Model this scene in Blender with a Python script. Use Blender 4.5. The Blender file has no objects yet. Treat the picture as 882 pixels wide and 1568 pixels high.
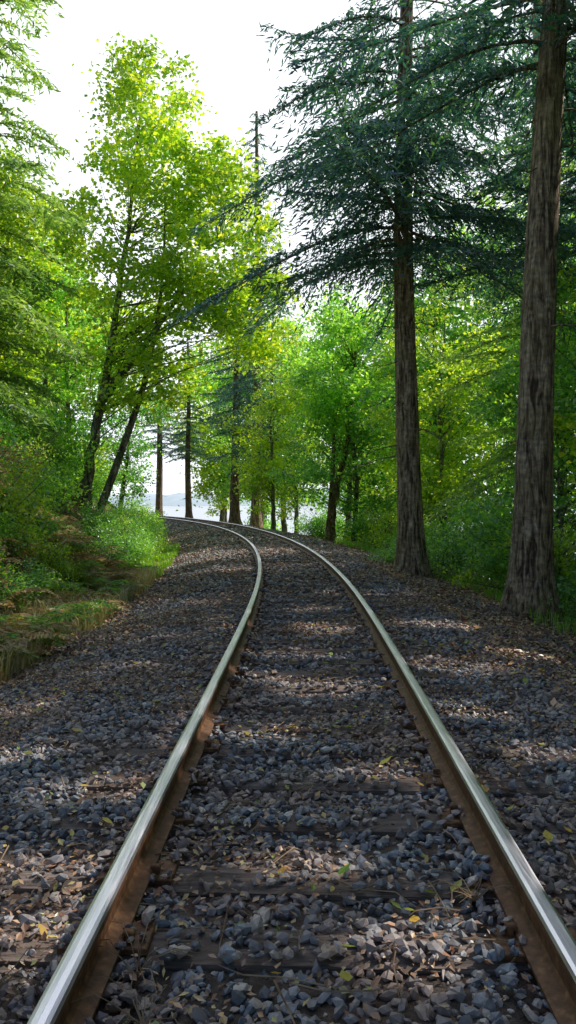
import bpy, math, numpy as np
from mathutils import Vector
R = np.random.default_rng(7)
sc = bpy.context.scene
sc.view_settings.view_transform='Standard'; sc.view_settings.look='None'; sc.view_settings.exposure=0
COL = sc.collection
AZ=math.radians(60); EL=math.radians(47)
OFF=np.array([math.sin(AZ),math.cos(AZ)])/math.tan(EL)

# ---------------------------------------------------------------- helpers
def make_mesh(name, V, F, mat=None, smooth=False):
    V=np.asarray(V,dtype=np.float32); F=np.asarray(F,dtype=np.int32)
    me=bpy.data.meshes.new(name); k=F.shape[1]
    me.vertices.add(len(V)); me.vertices.foreach_set('co',V.ravel())
    me.loops.add(F.size); me.loops.foreach_set('vertex_index',F.ravel())
    me.polygons.add(len(F)); me.polygons.foreach_set('loop_start',np.arange(len(F),dtype=np.int32)*k)
    me.update(calc_edges=True)
    me.polygons.foreach_set('use_smooth',np.full(len(F),smooth))
    if mat: me.materials.append(mat)
    return me
def obj(name, me, parent=None, loc=(0,0,0), rot=0, scale=1):
    o=bpy.data.objects.new(name,me); COL.objects.link(o)
    if parent: o.parent=parent
    o.location=loc; o.rotation_euler=(0,0,rot)
    o.scale=(scale,)*3 if not hasattr(scale,'__len__') else scale
    return o
def empty(name,loc=(0,0,0),rot=0,scale=1): return obj(name,None,None,loc,rot,scale)
class Acc:
    def __init__(s): s.V=[];s.F=[];s.n=0
    def add(s,V,F): s.V.append(V); s.F.append(F+s.n); s.n+=len(V)
    def mesh(s,name,mat,smooth=False): return make_mesh(name,np.concatenate(s.V),np.concatenate(s.F),mat,smooth)
def tube(P,r,seg=6,flute=0,ph=0):
    P=np.asarray(P,float); r=np.asarray(r,float); n=len(P)
    T=np.gradient(P,axis=0); T/=np.linalg.norm(T,axis=1)[:,None]+1e-9
    ref=np.array([0,1,0.01]) if abs(T[0][2])>.7 else np.array([0,0,1.])
    A=np.cross(T,ref); A/=np.linalg.norm(A,axis=1)[:,None]+1e-9
    B=np.cross(A,T); a=np.arange(seg)*2*math.pi/seg
    rr=r[:,None]*np.ones(seg)[None]
    if flute:
        z=P[:,2][:,None]
        rr=rr*(1+flute*(.5*np.sin(5*a+ph+.5*z)+.5*np.sin(3*a-1.3*ph+.3*z)+.35*np.sin(11*a+2*np.sin(z*.9))+.25*np.sin(17*a+3*np.sin(z*1.7))))
    V=P[:,None]+rr[...,None]*(np.cos(a)[None,:,None]*A[:,None]+np.sin(a)[None,:,None]*B[:,None])
    i=np.arange(n-1)[:,None]*seg; j=np.arange(seg)[None]; j2=(j+1)%seg
    F=np.stack([i+j,i+j2,i+seg+j2,i+seg+j],-1).reshape(-1,4)
    return V.reshape(-1,3),F
def unit(v): return v/(np.linalg.norm(v,axis=-1,keepdims=True)+1e-9)
def quads(C,U,N,L,W,fold=0.15):
    """diamond leaves: centre, long axis, normal, length, width"""
    U=unit(U); S=unit(np.cross(N,U)); N2=np.cross(U,S)
    L=np.broadcast_to(L,len(C))[:,None]; W=np.broadcast_to(W,len(C))[:,None]
    V=np.stack([C-U*L*.5, C+S*W*.5+N2*W*fold-U*L*.08, C+U*L*.5, C-S*W*.5+N2*W*fold-U*L*.08],1).reshape(-1,3)
    F=np.arange(len(V)).reshape(-1,4); return V,F
def snoise(x,y,s=1.,p=0.):
    return (np.sin(x*1.3*s+y*.7*s+p)+np.sin(-x*.9*s+y*1.7*s+2.1*p+1)+np.sin(x*2.3*s+1.9*y*s+3*p)*.6+np.sin(x*3.1*s-2.7*y*s+p*5)*.5)/3.1

# ---------------------------------------------------------------- materials
def newmat(name):
    m=bpy.data.materials.new(name); m.use_nodes=True; nt=m.node_tree; nt.nodes.clear()
    out=nt.nodes.new('ShaderNodeOutputMaterial'); return m,nt,out
def ramp(nt,fac,stops):
    r=nt.nodes.new('ShaderNodeValToRGB'); e=r.color_ramp.elements
    e[0].position=stops[0][0]; e[0].color=(*stops[0][1],1); e[1].position=stops[-1][0]; e[1].color=(*stops[-1][1],1)
    for p,c in stops[1:-1]:
        q=e.new(p); q.color=(*c,1)
    nt.links.new(fac,r.inputs[0]); return r.outputs[0]
def noise(nt,scale,detail=4,coord=None,rough=.6,vscale=None,dist=0):
    tc=nt.nodes.new('ShaderNodeTexCoord'); n=nt.nodes.new('ShaderNodeTexNoise')
    n.inputs['Scale'].default_value=scale; n.inputs['Detail'].default_value=detail; n.inputs['Roughness'].default_value=rough
    n.inputs['Distortion'].default_value=dist
    src=tc.outputs[coord or 'Object']
    if vscale:
        mp=nt.nodes.new('ShaderNodeMapping'); mp.inputs['Scale'].default_value=vscale; nt.links.new(src,mp.inputs[0]); src=mp.outputs[0]
    nt.links.new(src,n.inputs['Vector']); return n.outputs['Fac']
def mix(nt,a,b,fac,mode='MIX'):
    m=nt.nodes.new('ShaderNodeMix'); m.data_type='RGBA'; m.blend_type=mode
    for i,v in ((0,fac),(6,a),(7,b)):
        if hasattr(v,'links') or hasattr(v,'node'): nt.links.new(v,m.inputs[i])
        elif i==0: m.inputs[0].default_value=v
        else: m.inputs[i].default_value=(*v,1)
    return m.outputs[2]
def bump(nt,h,strength=.5,dist=.02):
    b=nt.nodes.new('ShaderNodeBump'); b.inputs['Strength'].default_value=strength; b.inputs['Distance'].default_value=dist
    nt.links.new(h,b.inputs['Height']); return b.outputs[0]
def principled(nt,out,col,rough=.8,metal=0,normal=None,spec=.3):
    p=nt.nodes.new('ShaderNodeBsdfPrincipled')
    if hasattr(col,'node'): nt.links.new(col,p.inputs['Base Color'])
    else: p.inputs['Base Color'].default_value=(*col,1)
    if hasattr(rough,'node'): nt.links.new(rough,p.inputs['Roughness'])
    else: p.inputs['Roughness'].default_value=rough
    p.inputs['Metallic'].default_value=metal; p.inputs['Specular IOR Level'].default_value=spec
    if normal: nt.links.new(normal,p.inputs['Normal'])
    nt.links.new(p.outputs[0],out.inputs[0]); return p
def island(nt):
    return nt.nodes.new('ShaderNodeNewGeometry').outputs['Random Per Island']
def leafmat(name,stops,trans,tw=.5,patch=.5,gloss=.05):
    m,nt,out=newmat(name)
    c=ramp(nt,island(nt),stops)
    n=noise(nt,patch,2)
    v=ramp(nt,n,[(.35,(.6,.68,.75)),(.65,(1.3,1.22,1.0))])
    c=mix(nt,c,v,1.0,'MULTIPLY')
    d=nt.nodes.new('ShaderNodeBsdfDiffuse'); nt.links.new(c,d.inputs[0])
    t=nt.nodes.new('ShaderNodeBsdfTranslucent'); nt.links.new(mix(nt,c,trans,1.0,'MULTIPLY'),t.inputs[0])
    mx=nt.nodes.new('ShaderNodeMixShader'); mx.inputs[0].default_value=tw
    nt.links.new(d.outputs[0],mx.inputs[1]); nt.links.new(t.outputs[0],mx.inputs[2])
    g=nt.nodes.new('ShaderNodeBsdfGlossy'); g.inputs['Roughness'].default_value=.4; g.inputs[0].default_value=(.85,.95,1,1)
    m2=nt.nodes.new('ShaderNodeMixShader'); m2.inputs[0].default_value=gloss
    nt.links.new(mx.outputs[0],m2.inputs[1]); nt.links.new(g.outputs[0],m2.inputs[2])
    nt.links.new(m2.outputs[0],out.inputs[0]); return m
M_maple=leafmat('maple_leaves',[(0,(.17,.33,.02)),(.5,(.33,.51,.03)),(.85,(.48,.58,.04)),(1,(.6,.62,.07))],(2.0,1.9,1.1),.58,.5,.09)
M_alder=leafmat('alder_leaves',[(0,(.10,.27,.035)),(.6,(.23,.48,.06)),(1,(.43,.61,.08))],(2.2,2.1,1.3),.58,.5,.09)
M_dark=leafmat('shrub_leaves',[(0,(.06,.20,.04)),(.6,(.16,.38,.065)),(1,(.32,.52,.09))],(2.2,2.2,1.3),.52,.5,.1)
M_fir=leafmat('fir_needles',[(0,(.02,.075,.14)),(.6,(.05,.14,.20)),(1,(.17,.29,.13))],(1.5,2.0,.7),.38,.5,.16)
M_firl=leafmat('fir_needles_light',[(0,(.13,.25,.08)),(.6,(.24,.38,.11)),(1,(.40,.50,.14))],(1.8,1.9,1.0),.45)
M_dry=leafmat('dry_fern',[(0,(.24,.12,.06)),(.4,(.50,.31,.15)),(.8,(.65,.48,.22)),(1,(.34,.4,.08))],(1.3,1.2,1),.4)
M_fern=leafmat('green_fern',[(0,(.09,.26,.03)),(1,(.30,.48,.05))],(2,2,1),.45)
M_straw=leafmat('straw_grass',[(0,(.44,.34,.17)),(.6,(.66,.56,.33)),(1,(.3,.38,.08))],(1.2,1.2,1),.35)
M_grass=leafmat('green_grass',[(0,(.10,.26,.02)),(1,(.30,.5,.04))],(1.8,1.8,1),.45)
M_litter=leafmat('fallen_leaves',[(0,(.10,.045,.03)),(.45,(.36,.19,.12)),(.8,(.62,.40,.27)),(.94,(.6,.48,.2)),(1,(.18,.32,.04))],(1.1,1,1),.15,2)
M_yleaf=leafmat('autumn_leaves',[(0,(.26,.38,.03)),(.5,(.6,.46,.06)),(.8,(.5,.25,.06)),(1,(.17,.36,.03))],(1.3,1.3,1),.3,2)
def barkmat(name,dark,mid,light,vs=(9,9,1.3),tint=(.1,.12,.05),bs=1.0):
    m,nt,out=newmat(name)
    n=noise(nt,1.6,8,vscale=vs,rough=.6,dist=.8)
    c=ramp(nt,n,[(.38,dark),(.5,mid),(.64,light)])
    n3=noise(nt,3,3,vscale=(3,3,5)); c=mix(nt,c,ramp(nt,n3,[(.35,(.6,.62,.68)),(.65,(1.35,1.3,1.2))]),1,'MULTIPLY')
    n2=noise(nt,1.1,4)
    c=mix(nt,c,tint,ramp(nt,n2,[(.48,(0,0,0)),(.75,(.6,.6,.6))]))
    principled(nt,out,c,.85,0,bump(nt,n,bs,.12),.25); return m
M_bark=barkmat('fir_bark',(.07,.045,.035),(.34,.24,.175),(.58,.46,.35),tint=(.28,.23,.09))
M_bark2=barkmat('alder_bark',(.05,.043,.038),(.16,.14,.12),(.34,.31,.28),(5,5,2),(.09,.13,.04),.6)
M_barkr=barkmat('red_bark',(.055,.032,.025),(.22,.13,.09),(.38,.27,.2))

# ---------------------------------------------------------------- track geometry
ds=.25; ts=np.arange(-40,210,ds); 
k=np.interp(ts,[4.5,12],[0,1/143.]); head=.024-np.cumsum(k)*ds
i0=np.argmin(abs(ts))
cx=np.cumsum(np.sin(head))*ds; cy=np.cumsum(np.cos(head))*ds
cx=cx-cx[i0]+.05; cy=cy-cy[i0]
CL=np.stack([cx,cy],1); NR=np.stack([np.cos(head),-np.sin(head)],1)
def lateral(x,y):
    x=np.asarray(x,float);y=np.asarray(y,float);sh=x.shape;x=x.ravel();y=y.ravel();o=np.empty(len(x));si=np.empty(len(x),int)
    for a in range(0,len(x),20000):
        xx=x[a:a+20000,None];yy=y[a:a+20000,None]
        d=(xx-cx[::4])**2+(yy-cy[::4])**2; j=d.argmin(1)*4
        si[a:a+20000]=j
        o[a:a+20000]=(xx[:,0]-cx[j])*NR[j,0]+(yy[:,0]-cy[j])*NR[j,1]
        far=np.sqrt(d.min(1)); s=np.sign(o[a:a+20000]); o[a:a+20000]=np.where(far>abs(o[a:a+20000])+2,s*far,o[a:a+20000])
    return o.reshape(sh),si.reshape(sh)
TT=[-200,-40,-14,-9,-6.5,-5,-4.2,-3.4,-2.6,-1.75,1.75,2.4,3.4,5,9,16,30,200]
ZZ=[14,8,5,3.0,1.7,.45,-.22,-.36,-.2,-.045,-.045,-.13,-.30,-.6,-1.7,-4.0,-8,-12]
def hgt(x,y):
    t,_=lateral(x,y); z=np.interp(t,TT,ZZ)
    a=np.clip((abs(t)-1.7)/3,0,1)
    return z+a*.12*snoise(x,y,1.)+a*.03*snoise(x,y,5.,2)+np.clip((abs(t)-5)/6,0,1)*.25*snoise(x,y,.35,1)
def H1(x,y): return float(hgt(np.array([x]),np.array([y]))[0])
def at(s,t):
    i=np.clip(((np.asarray(s)+40)/ds).astype(int) if hasattr(s,'astype') else int((s+40)/ds),0,len(ts)-1)
    return cx[i]+NR[i,0]*t, cy[i]+NR[i,1]*t

# ---------------------------------------------------------------- ground
def axis(lo,flo,fhi,hi,st,g=1.13):
    a=list(np.arange(flo,fhi,st)); d=st
    while a[-1]<hi: d*=g; a.append(a[-1]+d)
    d=st
    while a[0]>lo: d*=g; a.insert(0,a[0]-d)
    return np.array(a)
xs=axis(-900,-14,12,900,.22); ys=axis(-300,-3,60,1500,.3)
X,Y=np.meshgrid(xs,ys); Z=hgt(X,Y)
V=np.stack([X,Y,Z],-1).reshape(-1,3); nx=len(xs);ny=len(ys)
I=(np.arange(ny-1)[:,None]*nx+np.arange(nx-1)[None]); F=np.stack([I,I+1,I+nx+1,I+nx],-1).reshape(-1,4)
m,nt,out=newmat('ground_soil')
n1=noise(nt,1.2,6); n2=noise(nt,14,6,rough=.75)
c=ramp(nt,n2,[(.3,(.03,.027,.027)),(.5,(.10,.08,.07)),(.7,(.22,.18,.155))])
c=mix(nt,c,(.20,.125,.09),ramp(nt,n1,[(.45,(0,0,0)),(.65,(.7,.7,.7))]))
principled(nt,out,c,.95,0,bump(nt,n2,.9,.05),.1)
lat,_=lateral(X.ravel(),Y.ravel())
me=make_mesh('ground',V,F,m,True)
m2,nt,out=newmat('forest_floor')
n1=noise(nt,.8,6); n2=noise(nt,12,6,rough=.75)
c=ramp(nt,n2,[(.3,(.04,.033,.02)),(.5,(.15,.10,.06)),(.7,(.3,.22,.13))])
c=mix(nt,c,(.09,.2,.03),ramp(nt,n1,[(.42,(0,0,0)),(.6,(.8,.8,.8))]))
principled(nt,out,c,.95,0,bump(nt,n2,1,.08),.1)
me.materials.append(m2)
fl=lat.reshape(ny,nx)[:-1,:-1].ravel(); me.polygons.foreach_set('material_index',((fl<-3.6)|(fl>4.2)).astype(np.int32))
obj('ground',me)

m,nt,out=newmat('water'); principled(nt,out,(.12,.17,.2),.2,0,bump(nt,noise(nt,.6,4),.3,.1),.5)
wv=[(-1500,30,-6.5),(1500,-300,-6.5),(1500,2500,-6.5),(-1500,2500,-6.5)]
obj('water',make_mesh('water',wv,[(0,1,2,3)],m))
m,nt,out=newmat('hazy_hill'); principled(nt,out,ramp(nt,noise(nt,.03,5),[(.3,(.38,.46,.52)),(.7,(.46,.54,.6))]),1,0,None,0)  # aerial haze painted into the hill colour
hx=np.linspace(-1400,1400,160); hv=[];hf=[]
for i,x in enumerate(hx):
    h=10+7*(snoise(x*.006,0,1)+1)+3*math.sin(x*.03)+2*math.sin(x*.11)
    for j,(dy,f) in enumerate(((0,0),(40,.6),(120,1),(300,.9))): hv.append((x,1100+dy,-8+h*f))
for i in range(159):
    for j in range(3): a=i*4+j; hf.append((a,a+4,a+5,a+1))
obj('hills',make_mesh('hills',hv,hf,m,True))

# ---------------------------------------------------------------- railway track
track=empty('railway_track')
prof=[(-.07,0),(-.07,.012),(-.02,.026),(-.009,.04),(-.009,.115),(-.034,.13),(-.036,.155),(-.030,.166),(-.018,.171),(0,.172),
      (.018,.171),(.030,.166),(.036,.155),(.034,.13),(.009,.115),(.009,.04),(.02,.026),(.07,.012),(.07,0)]
m_r,nt,out=newmat('rusty_steel')
n=noise(nt,25,6); principled(nt,out,ramp(nt,n,[(.3,(.07,.038,.025)),(.55,(.17,.085,.044)),(.75,(.32,.18,.09))]),.6,.15,bump(nt,n,.3,.003))
m_s,nt,out=newmat('polished_rail_top')
n=noise(nt,3,5,vscale=(30,1.0,1))
principled(nt,out,ramp(nt,n,[(.3,(.66,.66,.84)),(.7,(.92,.90,1.0))]),ramp(nt,n,[(.3,(.28,.28,.28)),(.7,(.44,.44,.44))]),1.0)
sel=(ts>-8)&(ts<175); idx=np.where(sel)[0][::2]
for nm,off in (('left_rail',-.7535),('right_rail',.7535)):
    pr=np.array(prof); pr[:,1]+=.012
    P=np.stack([cx[idx][:,None]+NR[idx,0][:,None]*(off+pr[:,0]), cy[idx][:,None]+NR[idx,1][:,None]*(off+pr[:,0]), np.broadcast_to(pr[:,1],(len(idx),len(pr)))],-1)
    n_,k_=P.shape[:2]; I=np.arange(n_-1)[:,None]*k_+np.arange(k_-1)[None]
    F=np.stack([I,I+1,I+k_+1,I+k_],-1).reshape(-1,4)
    me=make_mesh(nm,P.reshape(-1,3),F,m_r,False); me.materials.append(m_s)
    jj=np.tile(np.arange(k_-1),n_-1); me.polygons.foreach_set('material_index',((jj>=6)&(jj<=11)).astype(np.int32))
    obj(nm,me,track)
m_t,nt,out=newmat('weathered_timber')
n=noise(nt,3,8,coord='Object',rough=.7,vscale=(1.2,14,14)); n2=noise(nt,2.5,4)
c=ramp(nt,n,[(.3,(.06,.05,.048)),(.5,(.16,.13,.12)),(.72,(.34,.28,.26))])
principled(nt,out,mix(nt,c,(.23,.165,.13),ramp(nt,n2,[(.4,(0,0,0)),(.7,(.6,.6,.6))])),.9,0,bump(nt,n,.9,.02),.1)
A=Acc(); plates=Acc(); sp=Acc(); ties=np.arange(-6.2,172,.56)
def box(c,u,v,hx,hy,z0,z1,bev=.0):
    o=[]; 
    for z in (z0,z1-bev,z1):
        dx=hx-(bev if z==z1 else 0); dy=hy-(bev if z==z1 else 0)
        for sx,sy in ((-1,-1),(1,-1),(1,1),(-1,1)):
            o.append([c[0]+u[0]*sx*dx+v[0]*sy*dy,c[1]+u[1]*sx*dx+v[1]*sy*dy,z])
    f=[]
    for l in (0,4):
        for i in range(4): j=(i+1)%4; f.append((l+i,l+j,l+4+j,l+4+i))
    f.append((8,9,10,11)); return np.array(o),np.array(f)
TIES=[]
for s in ties:
    s+=R.normal(0,.02); i=int((s+40)/ds); c=CL[i]+ (s-ts[i])*np.array([NR[i,1]*-1,NR[i,0]]); 
    a=R.normal(0,.015); u=NR[i]*math.cos(a)+np.array([-NR[i,1],NR[i,0]])*math.sin(a); v=np.array([-u[1],u[0]])
    TIES.append(s)
    nxs,nys=26,5; gx=np.linspace(-1.28,1.28,nxs)+R.normal(0,.008,nxs); gy=np.linspace(-.115,.115,nys)
    GX,GY=np.meshgrid(gx,gy); GZ=-.012+.006*snoise(GX*5,GY*30,1,s)-.02*(abs(GY)>.1)+R.normal(0,.0025,GX.shape)
    GY=GY+.008*snoise(GX*3,GY,2,s)
    top=np.stack([c[0]+u[0]*GX+v[0]*GY,c[1]+u[1]*GX+v[1]*GY,GZ],-1).reshape(-1,3)
    I=np.arange(nys-1)[:,None]*nxs+np.arange(nxs-1)[None]; A.add(top,np.stack([I,I+1,I+nxs+1,I+nxs],-1).reshape(-1,4))
    V,F=box(c,u,v,1.275,.112,-.16,-.026); A.add(V,F)
    if s<60:
        for off in (-.7535,.7535):
            pc=c+u*off; V,F=box(pc,u,v,.155,.09,-.012,.011,.004); plates.add(V,F)
            if s<25:
                for du,dv in ((-.088,.04),(.088,-.04)):
                    q=pc+u*du+v*dv; V,F=box(q,u,v,.012,.012,.0,.036,.002); sp.add(V,F)
                    V,F=box(q-u*np.sign(du)*.006,u,v,.02,.016,.036,.05,.005); sp.add(V,F)
obj('sleepers',A.mesh('sleepers',m_t),track)
obj('tie_plates',plates.mesh('tie_plates',m_r),track); obj('spikes',sp.mesh('spikes',m_r),track)

# ---------------------------------------------------------------- ballast stones
ph=(1+5**.5)/2
ico=unit(np.array([(-1,ph,0),(1,ph,0),(-1,-ph,0),(1,-ph,0),(0,-1,ph),(0,1,ph),(0,-1,-ph),(0,1,-ph),(ph,0,-1),(ph,0,1),(-ph,0,-1),(-ph,0,1)],float))
icf=np.array([(0,11,5),(0,5,1),(0,1,7),(0,7,10),(0,10,11),(1,5,9),(5,11,4),(11,10,2),(10,7,6),(7,1,8),(3,9,4),(3,4,2),(3,2,6),(3,6,8),(3,8,9),(4,9,5),(2,4,11),(6,2,10),(8,6,7),(9,8,1)])
TI=np.array(TIES)
def rotm(n):
    q=unit(R.normal(size=(n,4))); w,x,y,z=q.T
    return np.stack([1-2*(y*y+z*z),2*(x*y-z*w),2*(x*z+y*w),2*(x*y+z*w),1-2*(x*x+z*z),2*(y*z-x*w),2*(x*z-y*w),2*(y*z+x*w),1-2*(x*x+y*y)],-1).reshape(n,3,3)
def stones(s0,s1,t0,t1,dens,r0,r1,zoff=0):
    n=int((s1-s0)*(t1-t0)*dens); s=R.uniform(s0,s1,n); t=R.uniform(t0,t1,n)
    dt=abs(s[:,None]-TI[None]).min(1); keep=~((dt<.10)&(abs(t)<1.28)&(R.random(n)<.50+.7*snoise(s*2.2,t,1.6)))
    keep&=~((abs(abs(t)-.7535)<.05))
    fr=abs(t)-2.9; keep&=(R.random(n)>np.clip(fr*1.2,0,.9))
    s=s[keep];t=t[keep];dt=dt[keep];n=len(s)
    x,y=at(s,t); i=np.clip(((s+40)/ds).astype(int),0,len(ts)-1); off=s-ts[i]
    x=x-NR[i,1]*off; y=y+NR[i,0]*off
    r=np.exp(R.uniform(np.log(r0),np.log(r1),n)); z=hgt(x,y)+r*R.uniform(-.1,.55,n)+.01*snoise(x,y,6)
    z=np.where((dt<.11)&(abs(t)<1.28),-.006+r*.35,z)
    near=abs(abs(t)-.7535)<.16; z=np.where(near,z+.028,z)
    z=np.where(abs(t)<1.28,np.minimum(z,np.where(near,.05,.035)),z)
    V=ico[None]*(R.uniform(.62,1.2,(n,12,1)))*np.stack([R.uniform(1,1.45,n),R.uniform(.75,1,n),R.uniform(.45,.8,n)],-1)[:,None]
    V=np.einsum('nij,nkj->nki',rotm(n),V); V[:,:,2]*=.8
    V=V*r[:,None,None]+np.stack([x,y,z],-1)[:,None]
    F=(icf[None]+np.arange(n)[:,None,None]*12).reshape(-1,3); return V.reshape(-1,3),F
B=Acc()
B.add(*stones(1.2,6.5,-3.4,3.2,950,.010,.036))
B.add(*stones(6.5,13,-3.7,3.6,420,.015,.038))
B.add(*stones(13,28,-3.7,3.6,120,.03,.052))
B.add(*stones(28,70,-3.0,3.0,25,.05,.085))
m,nt,out=newmat('ballast_stone')
c=ramp(nt,island(nt),[(0,(.07,.08,.105)),(.4,(.18,.205,.25)),(.75,(.30,.325,.37)),(.88,(.38,.30,.25)),(1,(.58,.55,.52))])
n=noise(nt,40,5); c=mix(nt,c,ramp(nt,n,[(.3,(.65,.62,.6)),(.7,(1.2,1.2,1.2))]),1,'MULTIPLY')
nn=noise(nt,1.1,4); c=mix(nt,c,(.32,.205,.155),ramp(nt,nn,[(.42,(0,0,0)),(.64,(.75,.75,.75))]))
principled(nt,out,c,.55,0,bump(nt,n,.4,.004),.5)
obj('gravel_ballast',B.mesh('gravel_ballast',m))

# ---------------------------------------------------------------- fallen leaves and twigs
def litter(n,s0,s1,t0,t1,L0,L1,f=None,zo=.03):
    s=R.uniform(s0,s1,n); t=R.uniform(t0,t1,n)
    if f is not None:
        kp=R.random(n)<f(s,t); s=s[kp];t=t[kp]
    x,y=at(s,t); x=x+R.normal(0,.08,len(s)); y=y+R.uniform(-.13,.13,len(s)); n=len(x)
    tl,_=lateral(x,y)
    z=hgt(x,y)+zo+R.uniform(0,.03,n)+np.where(abs(tl)<1.28,.005,0)
    N=unit(np.stack([R.normal(0,.45,n),R.normal(0,.45,n),np.ones(n)],-1)); U=unit(np.cross(N,R.normal(size=(n,3))))
    L=R.uniform(L0,L1,n); return quads(np.stack([x,y,z],-1),U,N,L,L*R.uniform(.35,.8,n),R.uniform(.05,.4))
Lt=Acc(); pf=lambda s,t: np.clip(.28+.9*snoise(s,t,1.4,3)+.35*(abs(t)>2.)+.5*(abs(abs(t)-.95)<.22),.05,1)
Lt.add(*litter(46000,1.2,8,-3.4,3.3,.012,.045,pf)); Lt.add(*litter(34000,8,18,-3.8,4.2,.03,.07,pf)); Lt.add(*litter(10000,18,45,-3.8,4.2,.05,.12,pf))
Lt.add(*litter(14000,6,22,2.0,7,.04,.10)); Lt.add(*litter(6000,6,26,-6.5,-3.2,.04,.11))
obj('leaf_litter',Lt.mesh('leaf_litter',M_litter))
def leafshape(n,s0,s1,t0,t1,a,b):
    A_=Acc()
    for _ in range(n):
        s=R.uniform(s0,s1);t=R.uniform(t0,t1);x,y=at(s,t);x+=R.normal(0,.05);y+=R.uniform(-.1,.1);z=H1(x,y)+.055
        L=R.uniform(a,b);W=L*R.uniform(.4,.7);ang=R.uniform(0,6.28);cu=R.uniform(-.25,.35)
        pts=[(-.5,0,0),(-.2,.45,cu*.4),(.15,.4,cu*.5),(.5,0,cu),(.15,-.4,cu*.5),(-.2,-.45,cu*.4)]
        tx,ty=R.normal(0,.2,2); v=[]
        for px,py,pz in pts:
            X_=px*L;Y_=py*W;v.append((x+X_*math.cos(ang)-Y_*math.sin(ang),y+X_*math.sin(ang)+Y_*math.cos(ang),z+pz*L+X_*tx+Y_*ty))
        A_.add(np.array(v),np.array([(0,1,2,3),(0,3,4,5)]))
    return A_
obj('autumn_leaves',leafshape(330,1.8,9,-2.8,2.8,.035,.085).mesh('autumn_leaves',M_yleaf))
tw=Acc()
for _ in range(420):
    s=R.uniform(1.6,13);t=R.choice([R.uniform(-3.4,-.85),R.uniform(.85,3.6),R.uniform(-.6,.6)]);x,y=at(s,t);z=H1(x,y)+.045
    L=R.uniform(.08,.45);a=R.uniform(0,6.28);P=[(x+math.cos(a)*L*f+R.normal(0,.01),y+math.sin(a)*L*f+R.normal(0,.01),z+R.uniform(0,.035)) for f in (0,.35,.7,1)]
    tw.add(*tube(P,[.004,.003,.003,.001],4))
for cxx,cyy in ((-.42,2.35),(.72,3.1),(-.5,2.6),(-.95,2.5)):
    for _ in range(14):
        a=R.uniform(0,6.28);L=R.uniform(.12,.4);P=[(cxx+math.cos(a)*L*f*.7+R.normal(0,.012),cyy+math.sin(a)*L*f*.7,-.01+.25*L*math.sin(f*2.4)*2*.6) for f in (0,.3,.6,1)]
        tw.add(*tube(P,[.0025,.002,.0018,.001],4))
m,nt,out=newmat('dry_twig'); principled(nt,out,ramp(nt,noise(nt,8,3),[(.3,(.12,.07,.045)),(.7,(.4,.3,.2))]),.9)
obj('fallen_twigs',tw.mesh('fallen_twigs',m))

# ---------------------------------------------------------------- trees
# sun patches set by cutting leaves: spots (x, y, half-width, half-depth, height of the lit spot) kept lit
LIT_SPOTS=np.array([(.35,6.7,.6,.28,0),(-.3,7.1,.35,.2,0),(.45,9.7,.45,.35,0),(.1,8.1,.55,.25,0),(.5,11.3,.5,.35,0),(-.1,19.8,1.7,2.0,0),(-1.9,14.2,1.2,2.8,-.1),
 (-2.1,9.6,1.1,.6,-.1),(-2.3,6.4,.5,.22,0),(-1.05,4.35,.4,.2,0),(-.95,2.8,.3,.18,0),(1.7,7.5,.6,.33,0),(1.35,5.9,.3,.22,0),(1.6,5.0,.3,.16,0),
 (.12,3.45,.27,.16,0),(.47,2.8,.3,.2,0),(.5,4.6,.27,.16,0),(.95,3.0,.1,.25,.1),(-.7,3.3,.1,.3,.1),(-.62,5.4,.15,.5,.1),(.9,4.2,.1,.3,.1),(1.9,10.2,.6,.35,0),(2.5,8.4,.5,.2,0),
 (-1.8,5.1,.45,.16,0),(-.15,5.35,.33,.15,0),(-1.3,3.4,.3,.12,0),(1.2,2.5,.2,.12,0),(-1.5,7.7,.5,.2,0),(1.4,13.5,.9,.5,0),(.2,14.8,.8,.4,0),
 (-4.7,11.5,1.8,4.5,.6),(-4.5,19.5,1.6,5.5,.5),(-6.5,15,2.6,6.5,3.),(-6.5,19,2.6,7,6.5),(-3,25,4,3.5,9),(3.1,18.8,.45,.6,6.),(4.3,13,.35,.5,6.3),(3.0,18.8,.4,.5,3.)])
def over_lit_spot(P,zmin,ex=.12):
    o=np.zeros(len(P),bool)
    for gx,gy,a,b,h in LIT_SPOTS:
        q=P[:,:2]-OFF*(P[:,2:3]-h)
        d=((q[:,0]-gx)/(a+ex))**2+((q[:,1]-gy)/(b+ex))**2+.35*snoise(q[:,0],q[:,1],5)
        o|=(d<1)&(P[:,2]>h+.9)
    return o&(P[:,2]>zmin)
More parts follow.
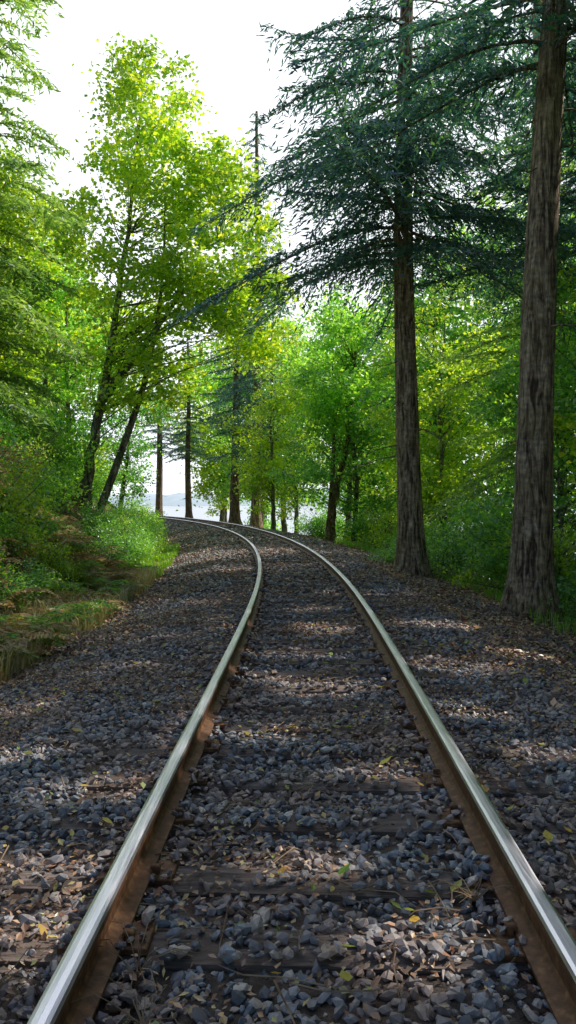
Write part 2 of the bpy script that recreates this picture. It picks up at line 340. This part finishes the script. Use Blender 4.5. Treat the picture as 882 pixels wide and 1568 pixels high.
def fir_parts(seed,H,z0,Lmax,r0,nb,lean=(0,0),stubs=14,mat=M_fir,bark=M_bark,spacing=.06,sl=.13,flare=.7,wd=1.0,hang=0.35):
    global R
    Rs=R; R=np.random.default_rng(seed)
    ax=lambda z: np.array([lean[0]*z+.08*np.sin(z*.3+seed),lean[1]*z+.08*np.cos(z*.23+seed),z])
    zz=np.concatenate([np.linspace(-.6,2,16),np.linspace(2.3,H,50)])
    P=np.array([ax(z) for z in zz]); P[:,2]=zz
    rr=r0*(1-np.clip(zz,0,H)/(H*1.15))**.7*(1+flare*np.exp(-np.clip(zz,0,9)/.55))+.01
    T=Acc(); T.add(*tube(P,rr,44,.07,seed))
    C=[];U=[];N=[]
    ga=R.uniform(0,6)
    for i in range(nb):
        f=(i+R.uniform(0,1))/nb; z=z0+(H-z0)*f**1.15; ga+=2.4+R.normal(0,.45)
        L=Lmax*min(1,.5+f*4)*(1-f)**.75*R.uniform(.4,1.12)+.25
        o=np.array([math.cos(ga),math.sin(ga),0]); sd=np.array([-o[1],o[0],0]); base=ax(z); dr=R.uniform(.3,.75); up=R.uniform(-.05,.3); wb=R.normal(0,.2)
        def bp(s): s=np.asarray(s)[...,None]; return base+o*L*s+sd*(wb*L*s*s)+np.array([0,0,1.])*L*(up*s-dr*s*s+.18*s**4)
        ss=np.linspace(0,1,8); T.add(*tube(bp(ss),(.008+.008*L)*(1-.85*ss),5))
        ns=int(L/.085)*2; s=np.linspace(.1,1,ns)+R.normal(0,.02,ns); s=np.clip(s,0,1); side=np.where(np.arange(ns)%2,1,-1)
        l=(L*.34*(1-s)**.7+.2)*R.uniform(.3,1.4,ns); p0=bp(s)
        dirs=o*R.uniform(.3,.9,ns)[:,None]+sd*(side*R.uniform(.4,1,ns))[:,None]; dirs=unit(dirs); dp=R.uniform(hang*.5,hang*2.4,ns)
        m_=np.maximum(3,(l/spacing).astype(int)); rep=np.repeat(np.arange(ns),m_); q=(np.arange(len(rep))-np.repeat(np.cumsum(m_)-m_,m_)+.5)/m_[rep]
        c=p0[rep]+dirs[rep]*(l[rep]*q)[:,None]; c[:,2]-=dp[rep]*l[rep]*q*q; c+=R.normal(0,.02,c.shape)
        u=dirs[rep]+R.normal(0,.45,c.shape); u[:,2]-=.6*q*hang*2+.1
        C.append(c);U.append(u);N.append(unit(R.normal(0,.7,c.shape)+np.array([0,0,1])))
    C=np.concatenate(C);U=np.concatenate(U);N=np.concatenate(N);n=len(C)
    V,F=quads(C,U,N,R.uniform(sl*.7,sl*1.35,n),R.uniform(.022,.045,n)*(sl/.13)*wd,.1)
    for _ in range(stubs):
        z=R.uniform(2.2,z0+3);a=R.uniform(0,6.28);L=R.uniform(.4,1.9);o=np.array([math.cos(a),math.sin(a),0]);b=ax(z);e=[]
        for f in np.linspace(0,1,6): e.append(b+o*L*f+np.array([0,0,-.25*L*f*f+R.normal(0,.02)])+R.normal(0,.02,3))
        T.add(*tube(e,np.linspace(.02,.004,6),4))
        for _k in range(4):
            j=R.integers(2,5);d=unit(o+R.normal(0,.6,3));T.add(*tube([e[j],e[j]+d*.2,e[j]+d*.4+np.array([0,0,-.06])],[.007,.005,.002],3))
    tm=T.mesh('trunk',bark,True); R=Rs
    return tm,make_mesh('needles',V,F,mat),V,mat
def leaf_clusters(Cc,per,sig,L0,L1,upw=1.0):
    n=len(Cc); c=np.repeat(Cc,per,0); g=R.normal(size=c.shape)*np.array([sig,sig,sig*.55])*np.repeat(R.uniform(.6,1.3,n),per)[:,None]
    c=c+g; c[:,2]-=.12*(g[:,0]**2+g[:,1]**2)/sig
    m=len(c); N=unit(R.normal(0,.75,(m,3))+np.array([0,0,upw])); U=np.cross(N,R.normal(size=(m,3)))
    L=R.uniform(L0,L1,m); return quads(c,U,N,L,L*R.uniform(.6,.95,m),.18)
def decid_parts(seed,path,r0,lobes,ncl,per,sig,L0,L1,mat,bark=M_bark2,extra=(),br=.6):
    global R
    Rs=R;R=np.random.default_rng(seed); T=Acc(); path=np.array(path,float)
    u=np.linspace(0,1,len(path)); uu=np.linspace(0,1,26); P=np.stack([np.interp(uu,u,path[:,k]) for k in range(3)],-1)
    P[1:-1]=(P[:-2]+P[1:-1]*2+P[2:])/4; P[2:-2]+=R.normal(0,.03,(22,3))
    T.add(*tube(P,r0*(1-uu*.9)*(1+.5*np.exp(-uu*14)),16,.05,seed))
    for e in extra:
        e=np.array(e,float); ue=np.linspace(0,1,14); Q=np.stack([np.interp(ue,np.linspace(0,1,len(e)),e[:,k]) for k in range(3)],-1); Q[1:-1]=(Q[:-2]+Q[1:-1]*2+Q[2:])/4
        T.add(*tube(Q,r0*.75*(1-ue*.88),12,.05,seed))
    lo=np.array([l[0] for l in lobes],float);lr=np.array([l[1] for l in lobes],float);w=np.prod(lr,1)**.8;w/=w.sum()
    li=R.choice(len(lobes),ncl,p=w); d=unit(R.normal(size=(ncl,3)))*(R.uniform(.15,1,ncl)**.45)[:,None]; C=lo[li]+d*lr[li]
    for c in C:
        zt=np.clip(c[2]-R.uniform(.8,2.6)*min(1,path[-1][2]/8),path[0][2]+.2*(path[-1][2]-path[0][2]),path[-1][2]); j=np.argmin(abs(P[:,2]-zt)); b=P[j]; D=c-b
        if R.random()<br:
            mid=b+D*.5+np.array([0,0,.10*np.linalg.norm(D)*R.uniform(-.5,1)])+R.normal(0,.18,3)
            s=np.linspace(0,1,6)[:,None]; q=b*(1-s)**2+2*mid*s*(1-s)+c*s*s; rb=.008+.004*np.linalg.norm(D); T.add(*tube(q,np.linspace(rb,.004,6),4))
    V,F=leaf_clusters(C,per,sig,L0,L1)
    tm=T.mesh('trunk',bark,True); R=Rs; return tm,make_mesh('leaves',V,F,mat),V,mat
def place(name,parts,x,y,scale=1,rot=0,z=None,sz=None,gaps=False,zmin=-9):
    z=(H1(x,y) if z is None else z)-.05; S=(scale,scale,scale if sz is None else sz)
    e=empty(name,(x,y,z),rot,S); obj(name+'_trunk',parts[0],e); fm=parts[1]
    if gaps:   # cut leaves that would shade the chosen sun patches
        V=parts[2].reshape(-1,4,3); C=V.mean(1)*np.array(S); c_,s_=math.cos(rot),math.sin(rot)
        W=np.stack([C[:,0]*c_-C[:,1]*s_+x,C[:,0]*s_+C[:,1]*c_+y,C[:,2]+z],-1); kp=~over_lit_spot(W,zmin)
        V=V[kp].reshape(-1,3); fm=make_mesh('leaves',V,np.arange(len(V)).reshape(-1,4),parts[3])
    obj(name+'_foliage',fm,e); return e

fA=fir_parts(3,18,8.8,5.0,.30,76,lean=(.046,.0),stubs=14,sl=.19,wd=.85,spacing=.08)
fB=fir_parts(5,17.5,7.4,5.8,.29,102,lean=(.012,0),stubs=26,sl=.2,wd=.85,spacing=.08,hang=.5)
place('douglas_fir_tree',fA,3.88,13.0,gaps=True,zmin=9.8); place('douglas_fir_tree',fB,2.88,18.9,1,2.2,gaps=True,zmin=13.2)
fG=fir_parts(11,22,3.2,3.4,.26,110,spacing=.11,sl=.24,stubs=6)
fH=fir_parts(12,25,8.5,3.6,.33,80,spacing=.11,sl=.26,stubs=10,bark=M_barkr)
fL=fir_parts(13,20,1.5,3.4,.24,120,spacing=.09,sl=.19,stubs=3,mat=M_firl,wd=1.2)
place('douglas_fir_tree',fA,8.2,19.5,1.0,2.6,gaps=True,zmin=13)
place('fir_tree',fL,7.6,25,1.1,2.6,gaps=True,zmin=13)

hm=decid_parts(21,[(0,0,-.5),(.3,0,2),(.7,0,4.2),(1.2,0,7),(1.6,0,10),(1.95,0,13)],.2,
  [((2.25,0,13.2),(1.5,1.5,1.9)),((2.8,0,10.9),(2.5,2.2,1.7)),((4.3,-.3,8.6),(2.0,2,1.9)),((2.2,0,7.4),(2.5,2.3,1.6)),((5.4,-.4,6.8),(1.3,1.5,1.4)),((1.8,0,4.9),(1.9,2,1.2)),((.2,.3,9.4),(1.3,1.5,1.2))],
  290,105,.36,.11,.20,M_maple,extra=[[(.1,.3,-.5),(1.2,.4,2.5),(2.1,.3,5),(2.6,.3,8),(2.7,0,10.5)],[(.7,0,4.2),(2.2,-.2,6),(3.9,-.2,8.4)]],br=.4)
place('bigleaf_maple_tree',hm,-6.5,25,z=.5)
def genlobes(seed,H,r,zb):
    g=np.random.default_rng(seed); L=[]
    for i in range(8):
        f=i/7; rad=r*(math.sin(math.pi*(.18+.72*f)))
        a=g.uniform(0,6.28); o=rad*.5; L.append(((o*math.cos(a),o*math.sin(a),zb+(H-zb-1)*f),(rad*.75,rad*.75,(H-zb)*.13)))
    return L
dA=decid_parts(31,[(0,0,-.6),(.2,.1,3),(.1,-.2,7),(.4,0,11)],.17,genlobes(1,12.5,3.6,3.2),150,75,.40,.13,.24,M_alder)
dB=decid_parts(32,[(0,0,-.6),(-.3,.1,3),(.3,.2,7),(.1,0,12)],.16,genlobes(2,13.5,3.2,2.6),150,75,.40,.13,.24,M_maple)
dC=decid_parts(33,[(0,0,-.6),(.5,.1,3),(.9,-.2,6),(1.2,0,9.5)],.15,genlobes(3,11,3.4,2.0),150,75,.40,.12,.22,M_dark)
dShade=decid_parts(34,[(0,0,-.6),(.2,.1,3),(.1,-.2,7),(.4,0,10)],.17,genlobes(4,12.5,4.2,3.4),260,80,.5,.22,.36,M_dark,br=.3)  # dense crown for unseen trees added to shade the track
def shrub_parts(seed,mat,L0,L1,ncl=60,per=60):
    g=np.random.default_rng(seed); lob=[((g.normal(0,.6),g.normal(0,.6),g.uniform(.4,1.5)),(g.uniform(.5,.9),g.uniform(.5,.9),g.uniform(.35,.7))) for _ in range(6)]
    ex=[[(0,0,-.2),(g.normal(0,.4),g.normal(0,.4),.8),(g.normal(0,.9),g.normal(0,.9),1.8)] for _ in range(5)]
    return decid_parts(seed,[(0,0,-.3),(.05,0,.5),(.1,.1,1.5)],.035,lob,ncl,per,.24,L0,L1,mat,extra=ex)
sA=shrub_parts(41,M_dark,.05,.11); sB=shrub_parts(42,M_alder,.06,.12); sC=shrub_parts(43,M_maple,.05,.10); sD=shrub_parts(44,M_dry,.04,.09,45,60)

cap_x=[-400,150,290,330,440,490,560,640,680,1600]; cap_y=[60,150,150,420,455,440,360,260,-1500,-1500]
def capH(x,y,H):
    if y<6: return H
    px=441+1230*x/y; py=np.interp(px,cap_x,cap_y); return min(H,1.54+(765-py)*y/1230.)
D=[(dA,12.5,'alder_tree'),(dB,13.5,'maple_tree'),(dC,11,'alder_tree'),(dShade,12.5,'maple_tree')]
def tree_at(x,y,kind=None,H=None,wmax=1.4):
    z=H1(x,y); H=H or R.uniform(11,17); 
    p,h0,nm=D[kind if kind is not None else R.integers(0,3)]
    H=capH(x,y,H)-z
    if H<4: return
    s=H/h0*.97; place(nm,p,x,y,min(s*R.uniform(.9,1.15),wmax),R.uniform(0,6.28),sz=s,gaps=(x>1.5 and y<36))
for s_,t_,k_,H_ in [(-3,9,3,14),(1.5,8.3,3,13),(6,9.8,3,14),(11,12.0,3,14),
    (17,9,1,11),(21,7.5,2,9),(25,12,0,14),(29,6.5,1,10),(33,8.0,0,13),(39,10,1,15),(38,5.8,2,9),(45,7.5,0,14),(53,6.5,1,14),(62,9,0,17),(74,8,1,17),(35,16,1,20),(44,16,0,21),
    (30,20,0,20),(38,24,1,24),(60,17,1,20)]:
    x,y=at(s_,t_); tree_at(x+R.normal(0,.3),y+R.normal(0,.3),k_,H_)
for x,y,H_ in [(11.5,4.5,21),(12.2,9.3,22),(13.0,14.2,21),(14.5,19,20),(10.5,0,19)]: tree_at(x,y,3,H_,1.2)  # tall trees out of view, added to keep the foreground shaded
for s_,t_,p_,sc_ in [(34,13,fH,1.2)]:
    x,y=at(s_,t_); place('fir_tree',p_,x,y,sc_,R.uniform(0,6.28))
place('fir_tree',fG,-1.9,50,1.08,.5,sz=1.17)
for x,y,w,sc_ in [(-3.5,54,fH,.85),(-8.3,67,fH,.7),(-12.8,80,fH,.9)]:
    place('fir_tree',w,x,y,sc_*1.15,R.uniform(0,6.28),sz=sc_*.85)
fk=decid_parts(51,[(0,0,-.6),(.3,0,2.2),(1.0,0,5),(1.3,0,9)],.26,genlobes(7,13,3.4,6.0),150,75,.45,.13,.24,M_alder,bark=M_barkr,extra=[[(0,.1,-.5),(.2,.2,2.5),(.3,.3,5),(.2,0,9)]])
place('bigleaf_maple_tree',fk,1.9,38,.95)
for x,y,H_,k_ in [(-6.2,74,21,1),(-2.2,64,18,0),(-.8,46,12,1)]: tree_at(x,y,k_,H_,1.8)
for x,y,k_,H_ in [(-9.2,17,1,14),(-8.6,21,1,17),(-10.0,28,1,14),(-8.6,31,0,12),(-7.6,36,2,9),(-12,34,1,17),(-13,43,0,17),(-16,50,1,18),(-20,60,0,18),(-28,76,1,18),(-9,9,0,12),(-9,2,1,12),(-14,20,1,18)]:
    tree_at(x,y,k_,H_)
for x,y,p_,sc_ in [(-7.6,20.5,fL,1.0),(-7.2,15.0,fL,.6),(-13.5,30,fG,1.05),(-8.1,11.8,fL,.48)]:
    place('fir_tree',p_,x,y,sc_,R.uniform(0,6.28))
for x,y,H_ in [(-52,112,22),(-44,118,20),(-3,112,22),(9,98,22),(14,86,22)]:
    tree_at(x,y,R.integers(0,2),H_,2.)

def shrub(x,y,p,s,nm='shrub'): place(nm,p,x,y,s,R.uniform(0,6.28),sz=s*R.uniform(.85,1.2))
for i in range(42):
    s_=R.uniform(7,44); t_=-R.uniform(5.0,7.8)-.03*s_; x,y=at(s_,t_); shrub(x,y,[sA,sB,sC,sB][R.integers(0,4)],R.uniform(.7,1.2))
for i in range(38):
    s_=R.uniform(11,34); t_=-R.uniform(4.0,5.2); x,y=at(s_,t_); shrub(x,y,[sA,sB,sA,sC][R.integers(0,4)],R.uniform(.35,.65))
for i in range(12):
    s_=R.uniform(8,15); t_=-R.uniform(4.7,6.0); x,y=at(s_,t_); d=R.random()<.5; shrub(x,y,sD if d else sC,R.uniform(.6,1.0),'dry_shrub' if d else 'shrub')
for i in range(46):
    s_=R.uniform(9,50); t_=R.uniform(4.6,9.5)+.01*s_; x,y=at(s_,t_); shrub(x,y,[sA,sB,sA,sC][R.integers(0,4)],R.uniform(.7,1.3))
for x,y,s_ in [(5.1,12.6,.5),(5.4,11.8,.55),(3.3,20.5,.6),(4.0,19.5,.8),(2.9,22,.5),(4.6,16,.8)]: shrub(x,y,sA,s_)

def fern_parts(seed,mat,n=13):
    g=np.random.default_rng(seed); C=[];U=[];N=[];L=[];W=[]; T=Acc()
    for i in range(n):
        a=g.uniform(0,6.28);Ln=g.uniform(.6,1.1);o=np.array([math.cos(a),math.sin(a),0]);sd=np.array([-o[1],o[0],0]);up=g.uniform(.5,1.1)
        s=np.linspace(0.02,1,24); P=o*(Ln*s*.8)[:,None]+np.array([0,0,1.])*(Ln*(up*s-.75*up*s**2.2))[:,None]+sd*(g.normal(0,.1)*s**2)[:,None]
        T.add(*tube(P[::3],np.linspace(.005,.001,8),3))
        for side in (-1,1):
            l=.17*np.sin(np.pi*np.clip(s*.9+.08,0,1))**.7*g.uniform(.7,1.1)
            d=unit(sd*side+o*.35+np.array([0,0,-.2])+g.normal(0,.12,(24,3))); C.append(P+d*(l*.5)[:,None]);U.append(d);N.append(np.tile([0,0,1.],(24,1))+g.normal(0,.3,(24,3)));L.append(l);W.append(np.full(24,.038))
    V,F=quads(np.concatenate(C),np.concatenate(U),np.concatenate(N),np.concatenate(L),np.concatenate(W),.1)
    return T.mesh('stems',mat),make_mesh('fronds',V,F,mat)
f1=fern_parts(61,M_dry,15);f2=fern_parts(62,M_fern);f3=fern_parts(63,M_dry,11)
def fern(nm,p,x,y,s):
    e=empty(nm,(x,y,H1(x,y)-.02),R.uniform(0,6.28),s); obj(nm+'_stems',p[0],e); obj(nm+'_fronds',p[1],e)
for i in range(110):
    s_=R.uniform(6.8,19); t_=-R.uniform(3.5,5.6); x,y=at(s_,t_); d=R.random()<.58
    fern('dry_fern' if d else 'sword_fern',[f1,f3][R.integers(0,2)] if d else f2,x,y,R.uniform(.6,1.25))
for i in range(22):
    s_=R.uniform(9,24); t_=R.uniform(3.9,5.6); x,y=at(s_,t_); d=R.random()<.35
    fern('dry_fern' if d else 'sword_fern',f3 if d else f2,x,y,R.uniform(.4,.8))
def grass(name,n,s0,s1,t0,t1,h0,h1,mat,clump=2.):
    s=R.uniform(s0,s1,n);t=R.uniform(t0,t1,n); kp=(snoise(s,t,clump,4)+R.normal(0,.2,n))>-.1; s=s[kp];t=t[kp];n=len(s)
    x,y=at(s,t); y=y+R.uniform(-.13,.13,n); z=hgt(x,y); b=np.stack([x,y,z],-1); h=R.uniform(h0,h1,n); a=R.uniform(0,6.28,n); d=np.stack([np.cos(a),np.sin(a),a*0],-1); w=np.stack([-np.sin(a),np.cos(a),a*0],-1)*R.uniform(.003,.007,n)[:,None]*1.4
    ln=R.uniform(.15,.7,n)[:,None]; up=np.array([0,0,1.])
    p1=b+up*(h*.6)[:,None]+d*ln*(h*.3)[:,None]; p2=b+up*(h*.9)[:,None]*(1-.3*ln)+d*ln*(h*1.0)[:,None]
    V=np.stack([b-w,b+w,p1+w,p1-w,p2+w*.15,p2-w*.15],1).reshape(-1,3); i=np.arange(n)[:,None]*6
    F=np.concatenate([i+np.array([0,1,2,3]),i+np.array([3,2,4,5])]); obj(name,make_mesh(name,V,F,mat))
grass('grass_verge',8000,18,32,-4.2,-3.1,.08,.3,M_grass)
grass('dry_grass',13000,6.5,18,-4.6,-3.0,.15,.5,M_straw,1.2)
grass('grass_verge',5000,10,34,3.4,4.8,.1,.35,M_fern)

# ---------------------------------------------------------------- light
v=Vector((math.sin(AZ)*math.cos(EL),math.cos(AZ)*math.cos(EL),math.sin(EL)))
sl=bpy.data.lights.new('sun','SUN'); sl.energy=5; sl.angle=math.radians(.5); sl.color=(1,.92,.80)
so=bpy.data.objects.new('sun',sl); COL.objects.link(so); so.rotation_euler=v.to_track_quat('Z','Y').to_euler(); so.location=(20,20,30)
w=bpy.data.worlds.new('World'); sc.world=w; w.use_nodes=True; nt=w.node_tree; nt.nodes.clear()
out=nt.nodes.new('ShaderNodeOutputWorld'); bg=nt.nodes.new('ShaderNodeBackground'); sky=nt.nodes.new('ShaderNodeTexSky')
sky.sky_type='NISHITA'; sky.sun_disc=False; sky.sun_elevation=EL; sky.sun_rotation=AZ; sky.dust_density=1; sky.air_density=1.2
# sky painted white ahead of the camera, left blue elsewhere for dimmer ambient
tc=nt.nodes.new('ShaderNodeTexCoord'); dp=nt.nodes.new('ShaderNodeVectorMath'); dp.operation='DOT_PRODUCT'
dp.inputs[1].default_value=(.05,.95,.3); nt.links.new(tc.outputs['Generated'],dp.inputs[0])
n=noise(nt,1.6,5,coord='Generated'); ad=nt.nodes.new('ShaderNodeMath'); ad.operation='MULTIPLY_ADD'; nt.links.new(n,ad.inputs[0]); ad.inputs[1].default_value=.3; nt.links.new(dp.outputs['Value'],ad.inputs[2])
f=ramp(nt,ad.outputs[0],[(.55,(0,0,0)),(.92,(1,1,1))])
c=mix(nt,sky.outputs[0],(10.2,10.6,11.4),f)
nt.links.new(c,bg.inputs[0]); bg.inputs[1].default_value=.135; nt.links.new(bg.outputs[0],out.inputs[0])

# ---------------------------------------------------------------- camera
cam=bpy.data.cameras.new('camera'); co=bpy.data.objects.new('camera',cam); COL.objects.link(co); sc.camera=co
cam.sensor_fit='VERTICAL'; cam.sensor_height=36; cam.lens=36*1230/1568; cam.clip_end=5000; cam.clip_start=.05
co.location=(0,0,1.55); co.rotation_euler=(math.radians(90-.885),0,0)
